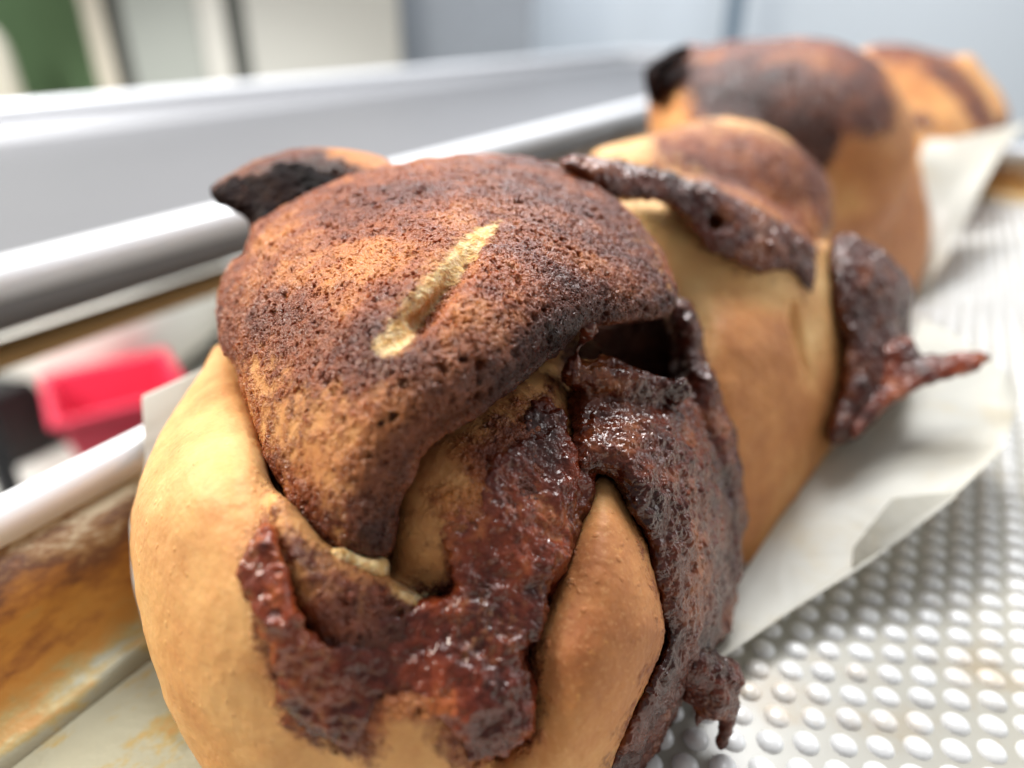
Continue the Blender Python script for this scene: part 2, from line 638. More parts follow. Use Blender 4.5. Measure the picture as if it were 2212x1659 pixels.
def tube(path, rad, seg=16, cap=True):
    """path (n,3) mm, rad scalar or per point"""
    path = np.array(path, float)
    n = len(path)
    rad = np.broadcast_to(np.asarray(rad, float), (n,))
    V, Q = [], []
    for i in range(n):
        t = path[min(i + 1, n - 1)] - path[max(i - 1, 0)]
        t /= np.linalg.norm(t)
        a = np.cross(t, [0, 0, 1.0] if abs(t[2]) < 0.9 else [1.0, 0, 0])
        a /= np.linalg.norm(a)
        b = np.cross(t, a)
        for k in range(seg):
            an = 2 * math.pi * k / seg
            V.append(path[i] + rad[i] * (math.cos(an) * a + math.sin(an) * b))
    for i in range(n - 1):
        for k in range(seg):
            k2 = (k + 1) % seg
            Q.append((i * seg + k, i * seg + k2, (i + 1) * seg + k2, (i + 1) * seg + k))
    return np.array(V), np.array(Q)


def box(x0, x1, y0, y1, z0, z1):
    V = np.array([(x, y, z) for x in (x0, x1) for y in (y0, y1) for z in (z0, z1)], float)
    Q = np.array([(0, 1, 3, 2), (4, 6, 7, 5), (0, 4, 5, 1), (2, 3, 7, 6), (0, 2, 6, 4), (1, 5, 7, 3)])
    return V, Q


def join(*vq):
    V, Q, o = [], [], 0
    for v, q in vq:
        V.append(v)
        Q.append(q + o)
        o += len(v)
    return np.concatenate(V), np.concatenate(Q)


def prism_profile(prof, axis_pts, close=False):
    """sweep a 2-D profile (x,z) along y values"""
    V, Q = [], []
    m = len(prof)
    for y in axis_pts:
        for x, z in prof:
            V.append((x, y, z))
    for i in range(len(axis_pts) - 1):
        for k in range(m - (0 if close else 1)):
            k2 = (k + 1) % m
            Q.append((i * m + k, i * m + k2, (i + 1) * m + k2, (i + 1) * m + k))
    return np.array(V, float), np.array(Q)


def flat(o):
    o.data.polygons.foreach_set('use_smooth', np.zeros(len(o.data.polygons), bool))
    return o


def bevel(o, mm, seg=2):
    m = o.modifiers.new('bevel', 'BEVEL')
    m.width = mm * MM
    m.segments = seg
    m.limit_method = 'ANGLE'
    return o


def solid(o, mm):
    m = o.modifiers.new('solid', 'SOLIDIFY')
    m.thickness = mm * MM
    m.offset = 0
    return o


# ------------------------------------------------------------------ setting materials
def dimple_mat(name, base, metal):
    n = NT(name)
    st = n.math('MAXIMUM', n.sstep(n.noise(0.045, 5, 0.65), 0.53, 0.74), n.sstep(n.noise(0.22, 5, 0.7), 0.62, 0.74))
    c = n.mix(n.math('MULTIPLY', st, 0.55), base, tuple(b * f for b, f in zip(base, (0.85, 0.62, 0.34))))
    n.set(color=c, rough=n.math('ADD', 0.24, n.math('MULTIPLY', n.noise(0.1, 3), 0.16)), metal=metal, spec=0.5)
    return n.m


def stained_pan_mat():
    n = NT('stained_pan_metal')
    stretch = n.t.nodes.new('ShaderNodeMapping')
    stretch.inputs['Scale'].default_value = (1.0, 0.5, 1.4)
    n.link(n.co, stretch.inputs[0])
    sx = n.t.nodes.new('ShaderNodeSeparateXYZ')
    n.link(n.co, sx.inputs[0])
    a = n.noise(0.05, 6, 0.7, 0.4, co=stretch.outputs[0])
    b = n.noise(0.16, 5, 0.7, co=stretch.outputs[0])
    z = n.math('ADD', n.math('MULTIPLY', sx.outputs[2], 0.038), n.math('ADD', n.math('MULTIPLY', n.math('SUBTRACT', a, 0.5), 1.25), n.math('MULTIPLY', n.math('SUBTRACT', b, 0.5), 0.85)))
    c = n.ramp(z, [(0.0, (0.33, 0.31, 0.21)), (0.08, (0.36, 0.27, 0.10)), (0.20, (0.42, 0.215, 0.05)), (0.38, (0.44, 0.19, 0.032)), (0.52, (0.30, 0.115, 0.024)),
                   (0.66, (0.14, 0.05, 0.018)), (0.76, (0.30, 0.15, 0.05)), (0.88, (0.60, 0.48, 0.30))])
    n.set(color=c, rough=0.42, metal=0.2, spec=0.5)
    n.bump(n.noise(0.3, 4), 0.5, 0.3)
    return n.m


M_DIMPLE = dimple_mat('polished_dimples', (0.68, 0.68, 0.665), 0.05)
M_FLOOR = dimple_mat('matt_pan_floor', (0.34, 0.325, 0.275), 0.0)
M_STAIN = stained_pan_mat()
M_RIM = simple('bright_rim_metal', (0.90, 0.91, 0.93), 0.3, 0.15, 0.03)
M_ALU = simple('dull_aluminium', (0.155, 0.155, 0.162), 0.5, 0.2, 0.05, 0.008)
M_DARK = simple('dark_steel', (0.10, 0.10, 0.105), 0.5, 0.4)
M_BLACK = simple('black_plastic', (0.006, 0.006, 0.006), 0.5)
M_RED = simple('red_plastic', (0.62, 0.03, 0.07), 0.4)
M_WHITE = simple('white_paper_bag', (0.80, 0.78, 0.70), 0.7, 0, 0.12, 0.01)
M_TABLE = simple('table_steel', (0.45, 0.45, 0.45), 0.4, 0.5)

# ------------------------------------------------------------------ setting: back wall and floor
floor = ob('floor', mesh_from('floor', box(-3500, 3500, -1500, 4500, -960, -950)[0] * MM, box(0, 1, 0, 1, 0, 1)[1]),
           simple('floor_tile', (0.42, 0.40, 0.36), 0.5, 0, 0.1, 0.003))
flat(floor)
floor['kind'] = 'structure'


def wall_frame(dist):
    """flat frame facing the camera's heading, dist mm away; returns a placing function (u, z) -> point"""
    hd = np.array([-sy_, cy_, 0.0])

    def at(u, z, back=0.0):
        D = dist + back
        r = (u - CX) / FPX * cp
        return hd * D + RT * (r * D) + np.array([0, 0, z])
    return at


def slab(name, at, u0, u1, z0, z1, th, mat, parent=None):
    q = [at(u, z, b) for u in (u0, u1) for b in (0, th) for z in (z0, z1)]
    V = np.array(q)
    o = ob(name, mesh_from(name, V * MM, box(0, 1, 0, 1, 0, 1)[1]), mat, parent)
    flat(o)
    return o


at = wall_frame(2300)
wall = slab('wall', at, -1500, 4200, -950, 1500, 60, simple('wall_paint', (0.80, 0.87, 0.93), 0.7, 0, 0.03, 0.002))
wall['kind'] = 'structure'

at = wall_frame(1750)
cab = thing('cabinet', 'tall grey beige cabinet with two doors beyond the steel pan', 'cabinet', tuple(at(560, -950) * MM))


def local(o, root):
    o.matrix_parent_inverse = Matrix.Translation(-Vector(root.location))
    return o


M_CAB = simple('cabinet_beige', (0.50, 0.49, 0.44), 0.5, 0, 0.05, 0.002)
M_CAB2 = simple('cabinet_green_grey', (0.36, 0.375, 0.335), 0.5, 0, 0.05, 0.002)
M_GAP = simple('cabinet_dark_gap', (0.12, 0.125, 0.11), 0.6)
local(slab('cabinet_body', at, 196, 862, -950, 700, 380, M_GAP, cab), cab)
at2 = wall_frame(1725)
local(slab('door', at2, 268, 425, -900, 680, 22, M_CAB2, cab), cab)
local(slab('door', at2, 532, 862, -900, 680, 22, M_CAB, cab), cab)
local(slab('post', at2, 180, 226, -950, 700, 22, simple('post_beige', (0.62, 0.56, 0.45), 0.5), cab), cab)
local(slab('post', at2, 428, 486, -950, 700, 22, simple('post_pale', (0.60, 0.58, 0.52), 0.5), cab), cab)

g = slab('notice_board', wall_frame(1900), -420, 190, -950, 600, 40, simple('green_board', (0.22, 0.36, 0.17), 0.6, 0, 0.25, 0.004))
tag(g, 'green board standing at the upper left behind the pale tub', 'board')
f = slab('refrigerator', wall_frame(1850), 866, 1150, -950, 600, 400, simple('grey_blue_steel', (0.40, 0.44, 0.49), 0.4, 0.2))
tag(f, 'grey blue steel refrigerator right of the beige cabinet', 'refrigerator')
pf = slab('door_frame', wall_frame(2050), 1566, 1606, -950, 900, 60, simple('blue_grey_frame', (0.20, 0.27, 0.34), 0.5))
tag(pf, 'thin blue grey door post on the pale blue wall', 'post')


def lathe(prof, c, seg=40):
    V, Q = [], []
    m = len(prof)
    for k in range(seg):
        a = 2 * math.pi * k / seg
        for r, z in prof:
            V.append((c[0] + r * math.cos(a), c[1] + r * math.sin(a), c[2] + z))
    for k in range(seg):
        for i in range(m - 1):
            Q.append((k * m + i, ((k + 1) % seg) * m + i, ((k + 1) % seg) * m + i + 1, k * m + i + 1))
    return np.array(V), np.array(Q)


# ------------------------------------------------------------------ first pan (holds the loaves)
PX0, PX1, PY0, PY1, RZ = -119.0, 330.0, -70.0, 552.0, 25.0
pan = thing('baking_pan', 'stained silver baking pan with dimpled floor holding the three loaves', 'baking pan', (0.1, 0.24, 0))
PR = np.array(pan.location) / MM


def addp(name, vq, mat, parent, smooth=True):
    V, Q = vq
    # location of whole chain
    loc = np.array(parent.location) / MM
    o = ob(name, mesh_from(name, (V - loc) * MM, Q), mat, parent)
    if not smooth:
        flat(o)
    return o


def pan_walls(x0, x1, y0, y1, rz, slope=13):
    rings = []
    for ins, z in ((0, rz), (slope * 0.5, rz * 0.5), (slope * 0.86, 4), (slope + 3, 0.8), (slope + 7, 0.0)):
        rings.append([(x0 + ins, y0 + ins), (x1 - ins, y0 + ins), (x1 - ins, y1 - ins), (x0 + ins, y1 - ins), z])
    V, Q = [], []
    NS = 40
    for r in rings:
        z = r[4]
        for a in range(4):
            p0, p1 = np.array(r[a]), np.array(r[(a + 1) % 4])
            for t in range(NS):
                q = p0 + (p1 - p0) * t / NS
                V.append((q[0], q[1], z))
    n = NS * 4
    for i in range(len(rings) - 1):
        for k in range(n):
            Q.append((i * n + k, i * n + (k + 1) % n, (i + 1) * n + (k + 1) % n, (i + 1) * n + k))
    return np.array(V, float), np.array(Q)


walls = addp('side_wall', pan_walls(PX0, PX1, PY0, PY1, RZ), M_STAIN, pan)
solid(walls, 0.8)
rim = [(PX0 - 2, PY0), (PX0 - 2, PY1 + 2), (PX1 + 2, PY1 + 2), (PX1 + 2, PY0 - 2), (PX0 - 2, PY0 - 2), (PX0 - 2, PY0 + 1)]
rp = []
for (a, b) in zip(rim[:-1], rim[1:]):
    for t in np.linspace(0, 1, 30, endpoint=False):
        rp.append((a[0] + (b[0] - a[0]) * t, a[1] + (b[1] - a[1]) * t, RZ + 0.5))
addp('rolled_rim', tube(rp, 4.2, 14), M_RIM, pan)


def dimples():
    """sheet with a triangular lattice of low domes"""
    V, Q = [], []
    a, b = np.array([5.0, 2.6]), np.array([0.0, 5.2])
    prof = [(2.1, 0.02), (1.92, 0.34), (1.5, 0.70), (0.88, 0.97), (0.0, 1.06)]
    seg = 14
    dv, dq = [], []
    for r, z in prof[:-1]:
        for k in range(seg):
            an = 2 * math.pi * k / seg
            dv.append((r * math.cos(an), r * math.sin(an), z))
    dv.append((0, 0, prof[-1][1]))
    for i in range(len(prof) - 2):
        for k in range(seg):
            k2 = (k + 1) % seg
            dq.append((i * seg + k, i * seg + k2, (i + 1) * seg + k2, (i + 1) * seg + k))
    top = (len(prof) - 2) * seg
    for k in range(seg):
        dq.append((top + k, top + (k + 1) % seg, len(dv) - 1, len(dv) - 1))
    dv, dq = np.array(dv), np.array(dq)
    off = []
    for i in range(-30, 80):
        for j in range(-80, 140):
            p = np.array([-1.7, 82.3]) + a * i + b * j
            if -62 < p[0] < 290 and -20 < p[1] < 520:
                off.append(p)
    off = np.array(off)
    rs_ = np.random.RandomState(5)
    off = off + rs_.normal(0, 0.07, off.shape)
    sc_ = np.c_[rs_.normal(1, 0.035, (len(off), 2)), rs_.normal(1, 0.10, len(off))]
    VV = dv[None] * sc_[:, None] + np.c_[off, np.zeros(len(off))][:, None]
    QQ = dq[None] + (np.arange(len(off)) * len(dv))[:, None, None]
    return VV.reshape(-1, 3), QQ.reshape(-1, 4)


V, Q = dimples()
tri = Q[:, 2] == Q[:, 3]
me = bpy.data.meshes.new('dimples')
faces = [tuple(q[:3]) if t else tuple(q) for q, t in zip(Q.tolist(), tri)]
me.from_pydata(((V - PR) * MM).tolist(), [], faces)
me.polygons.foreach_set('use_smooth', np.ones(len(me.polygons), bool))
dm = ob('dimpled_floor', me, M_DIMPLE, pan)
gx = box(PX0 + 17, PX1 - 17, PY0 + 17, PY1 - 17, -0.6, 0.03)
addp('base_sheet', gx, M_FLOOR, pan, False)
stain = addp('stained_strip', box(PX0 + 16, -62, PY0 + 17, PY1 - 17, 0.035, 0.2), M_STAIN, pan, False)

table = ob('worktop', mesh_from('worktop', box(-95, 420, -160, 600, -30, -1.5)[0] * MM, box(0, 1, 0, 1, 0, 1)[1]), M_TABLE)
flat(table)
table['kind'] = 'structure'

# ------------------------------------------------------------------ second pan on a rack, to the left
pan2 = thing('baking_sheet', 'empty plain silver baking sheet with thick bright rolled rim', 'baking sheet', (-0.51, 0.6, 0))
X0, X1, Y0, Y1 = -765.0, -255.0, -250.0, 1900.0
s2 = addp('sheet', pan_walls(X0, X1, Y0, Y1, 25, 16), simple('pale_aluminium', (0.30, 0.30, 0.31), 0.4, 0.1, 0.04, 0.008), pan2)
solid(s2, 1.2)
addp('sheet_base', box(X0 + 22, X1 - 22, Y0 + 22, Y1 - 22, -1.0, 0.05), M_ALU, pan2, False)
rp = []
rim = [(X0, Y0), (X0, Y1), (X1, Y1), (X1, Y0), (X0, Y0), (X0, Y0 + 1)]
for (a, b) in zip(rim[:-1], rim[1:]):
    for t in np.linspace(0, 1, 40, endpoint=False):
        rp.append((a[0] + (b[0] - a[0]) * t, a[1] + (b[1] - a[1]) * t, 25))
addp('rolled_rim', tube(rp, 6.6, 18), M_RIM, pan2)

rack = thing('storage_rack', 'dark steel rack carrying the empty baking sheet', 'rack', (-0.51, 0.6, -0.95))
WOOD = simple('wood_runner', (0.42, 0.24, 0.08), 0.5)
for x in (-268, -750):
    addp('runner', box(x - 8, x + 8, Y0, Y1, -7, -2.2), WOOD, rack, False)
for x in (-276, -742):
    for y in (-180, 250, 1850):
        addp('leg', box(x - 9, x + 9, y - 9, y + 9, -950, -7.5), M_DARK, rack, False)
for z in (-700,):
    addp('brace', box(-750, -268, 1842, 1858, z, z + 16), M_DARK, rack, False)

# things on a low bench beyond the rack
V, Q = lathe([(0, 0), (78, 0), (84, 5), (116, 128), (128, 130), (128, 140), (112, 140), (80, 12), (0, 8)], (-985, 505, -520), 4)
rot = math.radians(20)
c0 = np.array([-985, 505, 0])
V = (V - c0) @ np.array([[math.cos(rot), math.sin(rot), 0], [-math.sin(rot), math.cos(rot), 0], [0, 0, 1]]) + c0
red = ob('plastic_tub', mesh_from('plastic_tub', V * MM, Q), M_RED)
flat(red)
bevel(red, 6, 3)
tag(red, 'red square plastic tub seen below the empty baking sheet', 'tub')


def cushion(c, half, rot, bulge=0.35, n=22):
    """soft filled bag: rounded box"""
    V, Q = [], []
    for i in range(n + 1):
        for j in range(2 * n):
            th = math.pi * i / n
            ph = math.pi * j / n
            e = lambda s, p: math.copysign(abs(s) ** p, s)
            x = e(math.sin(th), 0.5) * e(math.cos(ph), 0.5)
            y = e(math.sin(th), 0.5) * e(math.sin(ph), 0.5)
            z = e(math.cos(th), 0.7)
            V.append((x * half[0], y * half[1], z * half[2] * (1 - bulge * (x * x + y * y) * 0.4)))
    V = np.array(V)
    V += vnoise(V, max(half) * 0.5, 3)[:, None] * half[2] * 0.25
    c_, s_ = math.cos(rot), math.sin(rot)
    V = V @ np.array([[c_, s_, 0], [-s_, c_, 0], [0, 0, 1]]) + np.array(c)
    m = 2 * n
    for i in range(n):
        for j in range(m):
            Q.append((i * m + j, (i + 1) * m + j, (i + 1) * m + (j + 1) % m, i * m + (j + 1) % m))
    return V, np.array(Q)


stand = thing('side_table', 'small pale side table in front of the green board', 'table', (-1.9, 0.9, -0.95))
M_ST = simple('side_table_paint', (0.5, 0.48, 0.42), 0.6)
TP = P(8, 226, 1620)
addp('tabletop', box(TP[0] - 110, TP[0] + 110, TP[1] - 110, TP[1] + 110, TP[2] - 25, TP[2] - 0.5), M_ST, stand, False)
for x in (-95, 95):
    for y in (-95, 95):
        addp('leg', box(TP[0] + x - 8, TP[0] + x + 8, TP[1] + y - 8, TP[1] + y + 8, -950, TP[2] - 25.5), M_ST, stand, False)
V, Q = lathe([(0, 0), (44, 0), (47, 6), (44, 110), (38, 140), (20, 168), (0, 176)], tuple(TP))
tag(ob('tub', mesh_from('tub', V * MM, Q), simple('cream_plastic', (0.86, 0.80, 0.66), 0.4)), 'cream rounded tub in front of the green board', 'tub')
bench = thing('low_bench', 'pale low bench carrying the red tub and flour bags', 'bench', (-1.3, 0.8, -0.95))
addp('bench_top', box(-1650, -850, 100, 1500, -545, -521), simple('bench_laminate', (0.55, 0.54, 0.49), 0.5), bench, False)
for x in (-1610, -900):
    for y in (140, 1460):
        addp('leg', box(x - 20, x + 20, y - 20, y + 20, -950, -545.5), M_DARK, bench, False)
V, Q = cushion((-1350, 640, -360), (270, 240, 160), 0.35)
tag(ob('flour_bag', mesh_from('flour_bag', V * MM, Q), M_WHITE), 'large cream white flour bag lying behind the red tub', 'bag')
V, Q = cushion((-1235, 985, -385), (190, 170, 135), 0.1)
tag(ob('flour_bag', mesh_from('flour_bag', V * MM, Q), simple('grey_white_bag', (0.60, 0.60, 0.57), 0.7)), 'smaller grey white bag behind the dark rack leg', 'bag')
V, Q = box(-1300, -1128, 320, 490, -520.5, -392)
tag(bevel(flat(ob('storage_bin', mesh_from('storage_bin', V * MM, Q), M_BLACK)), 8), 'black bin left of the red tub', 'bin')

# ------------------------------------------------------------------ loaves
CR = crust_material()
CH_WET = choc_material('wet_chocolate_filling', 1.2, 0.45, 1.0)
CH_DARK = choc_material('dark_chocolate_glaze', 0.45, 0.0, 1.0)
CH_MID = choc_material('thick_chocolate_glaze', 0.6, 0.2, 1.0)
CH_AMBER = choc_material('amber_syrup', 1.1, 0.0, 1.0)
CH_BLACK = choc_material('burnt_chocolate', 0.06, 0.0, 0.0)

C1 = Ball(P(940, 1150, 135), 54)                 # reference surface the strands hug
C1S = Ball(P(950, 1080, 138), 43)
C2 = Ball(P(1455, 715, 180), 38)
C3 = Ball(P(1540, 500, 212), 32)

loaf = thing('babka_loaf', 'nearest chocolate babka loaf, large and sharp in front, cracked brown top fold', 'bread loaf', tuple(P(1200, 1000, 150) * MM * np.array([1, 1, 0])), 'chocolate babka loaves in the pan')
LO, HI = (-150, 15, 0), (40, 270, 110)

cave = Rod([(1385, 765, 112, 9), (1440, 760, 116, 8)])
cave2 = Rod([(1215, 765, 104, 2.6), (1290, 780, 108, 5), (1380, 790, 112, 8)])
left_wrap = [(471, 730), (515, 788), (539, 868), (560, 930), (580, 1007), (600, 1130), (619, 1203), (645, 1290), (700, 1390), (800, 1480), (960, 1560),
             (1060, 1660), (1080, 1900), (600, 1900), (440, 1659), (400, 1600), (355, 1510), (322, 1400), (295, 1290), (281, 1180), (283, 1110), (305, 1030), (345, 940), (395, 860), (443, 790)]
tri_e = [(1290, 1008), (1322, 1025), (1342, 1073), (1394, 1173), (1418, 1255), (1438, 1375), (1414, 1427), (1378, 1515), (1330, 1619), (1290, 1760), (1200, 1900),
         (980, 1900), (1000, 1680), (1106, 1607), (1150, 1545), (1138, 1427), (1154, 1367), (1182, 1307), (1206, 1235), (1234, 1167), (1262, 1100)]
lobe_b = [(850, 1010), (960, 900), (1120, 790), (1215, 780), (1232, 900), (1250, 1013), (1246, 1069), (1226, 1145), (1200, 1200), (1120, 1300), (1000, 1330),
          (900, 1290), (845, 1270), (838, 1200)]
flank = [(1310, 420), (1440, 430), (1570, 470), (1720, 540), (1793, 517), (1808, 590), (1838, 654), (1857, 720), (1862, 780), (1850, 850), (1826, 915), (1790, 975), (1740, 1050),
         (1690, 1140), (1650, 1215), (1590, 1230), (1540, 1300), (1500, 1100), (1470, 700), (1400, 560)]
cave_hole = [(1200, 735), (1280, 690), (1440, 640), (1480, 740), (1475, 860), (1380, 880), (1290, 830), (1220, 810)]
fill_l = [(575, 1040), (640, 1100), (700, 1170), (830, 1240), (920, 1290), (920, 1420), (740, 1440), (650, 1320), (600, 1180)]
ridge = [(1200, 350), (1240, 336), (1310, 350), (1365, 362), (1433, 368), (1475, 392), (1532, 398), (1582, 424), (1655, 462), (1757, 525), (1763, 586), (1745, 648), (1722, 610), (1707, 582), (1644, 591), (1577, 566), (1532, 536), (1496, 496), (1469, 462),
         (1419, 428), (1329, 428), (1290, 400)]
lobe_3 = [(1262, 340), (1300, 318), (1420, 290), (1532, 277), (1644, 295), (1757, 349), (1798, 400), (1795, 480), (1740, 560), (1560, 520), (1400, 420)]
pink = [(740, 1560), (820, 1480), (950, 1470), (1050, 1560), (1080, 1750), (700, 1760)]

belt = [(567, 1350), (575, 1395), (595, 1435), (615, 1447), (611, 1507), (627, 1543), (659, 1575), (727, 1603), (795, 1631), (807, 1619), (803, 1575),
        (819, 1551), (847, 1523), (887, 1519), (927, 1535), (959, 1563), (987, 1603), (1003, 1670), (1043, 1643), (1075, 1627), (1127, 1599), (1155, 1555), (1159, 1515), (1143, 1467), (1139, 1411), (1167, 1347), (1195, 1275),
        (1227, 1195), (1190, 1180), (1100, 1240), (1020, 1290), (940, 1300), (880, 1330), (820, 1320), (790, 1380), (720, 1400), (650, 1350), (600, 1330)]
leaf = [(575, 1123), (547, 1143), (525, 1187), (523, 1235), (535, 1299), (563, 1345), (605, 1362), (645, 1345), (632, 1270), (612, 1190), (592, 1140)]
rside = [(1434, 645), (1478, 645), (1510, 693), (1512, 750), (1534, 809), (1558, 857), (1578, 913), (1594, 973), (1604, 1033), (1607, 1113), (1602, 1213), (1586, 1315), (1562, 1375), (1530, 1431), (1500, 1480), (1466, 1523), (1426, 1595),
         (1394, 1659), (1370, 1760), (1280, 1760), (1330, 1619), (1378, 1515), (1414, 1427), (1438, 1375), (1418, 1255), (1394, 1173), (1342, 1073), (1322, 1025), (1290, 1008), (1262, 1033), (1245, 1010), (1226, 945), (1228, 880), (1246, 805),
         (1300, 800), (1380, 850), (1454, 840), (1462, 777), (1450, 721)]
flank_s = Strand(flank, None, [(1500, 720, 134), (1600, 700, 136), (1700, 700, 143), (1840, 720, 160), (1600, 950, 132), (1800, 900, 152), (1640, 1150, 140), (1650, 570, 152), (1400, 460, 147), (1780, 560, 160)], 9, 16)


def on_flank(pts, off):
    return [(u, v, float(sample(flank_s.dep, np.array([u]), np.array([v]))[0]) - off, r) for u, v, r in pts]


crease = Rod(on_flank([(1712, 660, 0.5), (1722, 700, 2.2), (1738, 760, 1.8), (1748, 830, 0.5)], 0.6))
crease2 = Rod(on_flank([(1500, 640, 1.5), (1520, 700, 2.0), (1515, 780, 1.4)], 0.8))
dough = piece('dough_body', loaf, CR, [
    C1S, C2, C3,
    Strand(left_wrap, C1, [(480, 780, -12), (520, 900, -4), (400, 1000, 4), (500, 1030, 4), (420, 1250, 6), (540, 1300, 8), (560, 1500, 6), (800, 1620, 4), (1000, 1700, 2)], 7, 6),
    Strand(tri_e, C1, [(1290, 1020, 0.5), (1290, 1150, 2.8), (1300, 1300, 5), (1270, 1450, 7), (1200, 1600, 8), (1100, 1750, 8)], 8, 6, 0, 4, 4),
    Strand(lobe_b, C1, [(900, 1230, -0.5), (920, 1120, 1.0), (1000, 1000, 0.5), (1100, 900, -2), (1200, 850, -4), (1180, 1100, 0), (1060, 1200, 0.5)], 7, 6, 0, 4, 4),
    Strand(fill_l, C1, [(600, 1100, 5.5), (700, 1200, 4.6), (850, 1280, 2.6), (700, 1350, 6), (640, 1230, 6.5)], 3, 5),
    Strand(pink, C1, [(900, 1600, 6.6), (900, 1700, 7)], 5, 5),
    flank_s,
    Strand(lobe_3, None, [(1300, 340, 168), (1500, 320, 182), (1700, 400, 186), (1500, 430, 172)], 8, 18),
], [cave, cave2, crease, crease2], 1.6, 0.75, 0.3, LO, HI,
    marks={
        'film': [(ridge, 5, 0.8, (122, 300)), (belt, 3.2, 0.9, (0, 120)), (leaf, 2.2, 0.9, (0, 120)), (rside, 2.6, 0.95, (0, 125)), (lobe_b, 2, 0.24), (cave_hole, 2, 1.0, (0, 175)), (fill_l, 2, 0.66, (0, 120)),
                 ([(943, 1080), (990, 1050), (1010, 960), (1080, 900), (1200, 830), (1260, 1000), (1240, 1120), (1200, 1200), (1000, 1330), (935, 1280), (975, 1220), (955, 1160)], 2.5, 0.85, (0, 125)),
                 ([(600, 1330), (700, 1330), (780, 1310), (850, 1310), (960, 1290), (1130, 1300), (1150, 1420), (1150, 1600), (1000, 1640), (880, 1540), (790, 1620), (640, 1560), (570, 1400)], 2.5, 0.9, (0, 125)),
                 ([(1400, 280), (1532, 260), (1644, 280), (1800, 340), (1810, 500), (1720, 520), (1620, 440), (1500, 380), (1420, 340)], 5, 0.95, (150, 300)),
                 ([(1560, 560), (1760, 590), (1760, 640), (1720, 600), (1600, 620)], 3, 0.3, (120, 300)),
                 ],
        'choc': [(belt, 2.0, 0.5, (0, 120)), (cave_hole, 3, 1.6, (0, 175)), ([(1500, 270), (1790, 350), (1800, 480), (1560, 370)], 4, 0.4, (150, 300))],  # cave_hole: shade of the hollow painted in as near black
        'pale': [([(840, 1245), (905, 1275), (960, 1280), (900, 1320), (850, 1290)], 1.2, 0.8, (0, 115)),
                 ],
        'brown': [([(560, 960), (590, 1000), (615, 1100), (640, 1210), (700, 1370), (670, 1350), (630, 1270), (600, 1190), (580, 1100)], 1.2, -0.22, (0, 125)), (lobe_b, 2, 0.34), (fill_l, 2, 0.35, (0, 118)), ([(250, 950), (540, 950), (540, 1250), (250, 1250)], 8, 0.14),
                  ([(480, 760), (560, 900), (600, 1000), (560, 1100), (420, 1000)], 6, 0.18),
                  (tri_e, 3, 0.62), ([(1000, 1560), (1300, 1560), (1300, 1900), (900, 1900)], 10, 0.12),
                  ([(1260, 1000), (1330, 1000), (1340, 1090), (1250, 1120)], 3, 0.10),
                  ([(1500, 660), (1720, 650), (1760, 800), (1860, 700), (1860, 900), (1600, 1240), (1480, 1240), (1480, 800)], 8, 0.42),
                  ([(1540, 660), (1690, 650), (1700, 730), (1560, 760)], 5, 0.55),
                  ([(1300, 420), (1560, 440), (1760, 560), (1800, 640), (1660, 640), (1500, 620)], 6, -0.16), ([(1470, 600), (1520, 640), (1530, 760), (1500, 780)], 4, -0.15), ([(1715, 690), (1770, 690), (1750, 830)], 3, -0.1)],
    }, base={'film': 0.0, 'choc': 0.0, 'pale': 0.0, 'brown': 0.15})

cap_out = [(483, 752), (471, 690), (479, 616), (500, 572), (533, 555), (547, 492), (600, 455), (687, 410), (760, 380), (851, 360), (940, 343), (1020, 337), (1120, 342), (1200, 358), (1290, 400), (1370, 470), (1430, 550),
           (1465, 640), (1440, 680), (1360, 690), (1266, 700), (1206, 752), (1134, 812), (1078, 857), (1030, 901), (974, 928), (934, 950), (906, 985), (894, 1025), (866, 1069), (853, 1113), (850, 1150), (846, 1180),
           (835, 1206), (780, 1206), (739, 1199), (683, 1167), (655, 1130), (627, 1090), (603, 1040), (575, 990), (555, 916), (539, 868), (523, 830), (510, 788)]
cap_s = Strand(cap_out, None, [(500, 680, 103), (545, 560, 107), (700, 450, 111), (1000, 365, 116), (1250, 420, 117), (1430, 620, 105), (1200, 620, 91), (950, 600, 86), (750, 720, 84), (620, 850, 86),
                           (1150, 740, 84), (950, 860, 77), (780, 950, 77.5), (610, 1000, 83), (780, 1150, 76.8), (950, 480, 97), (1200, 500, 102), (700, 580, 95)], 7.5, 9)
cap_s.rag, cap_s.rs = 0.35, 3.0


def on_cap(pts, off):
    return [(u, v, float(sample(cap_s.dep, np.array([u]), np.array([v]))[0]) - off, r) for u, v, r in pts]


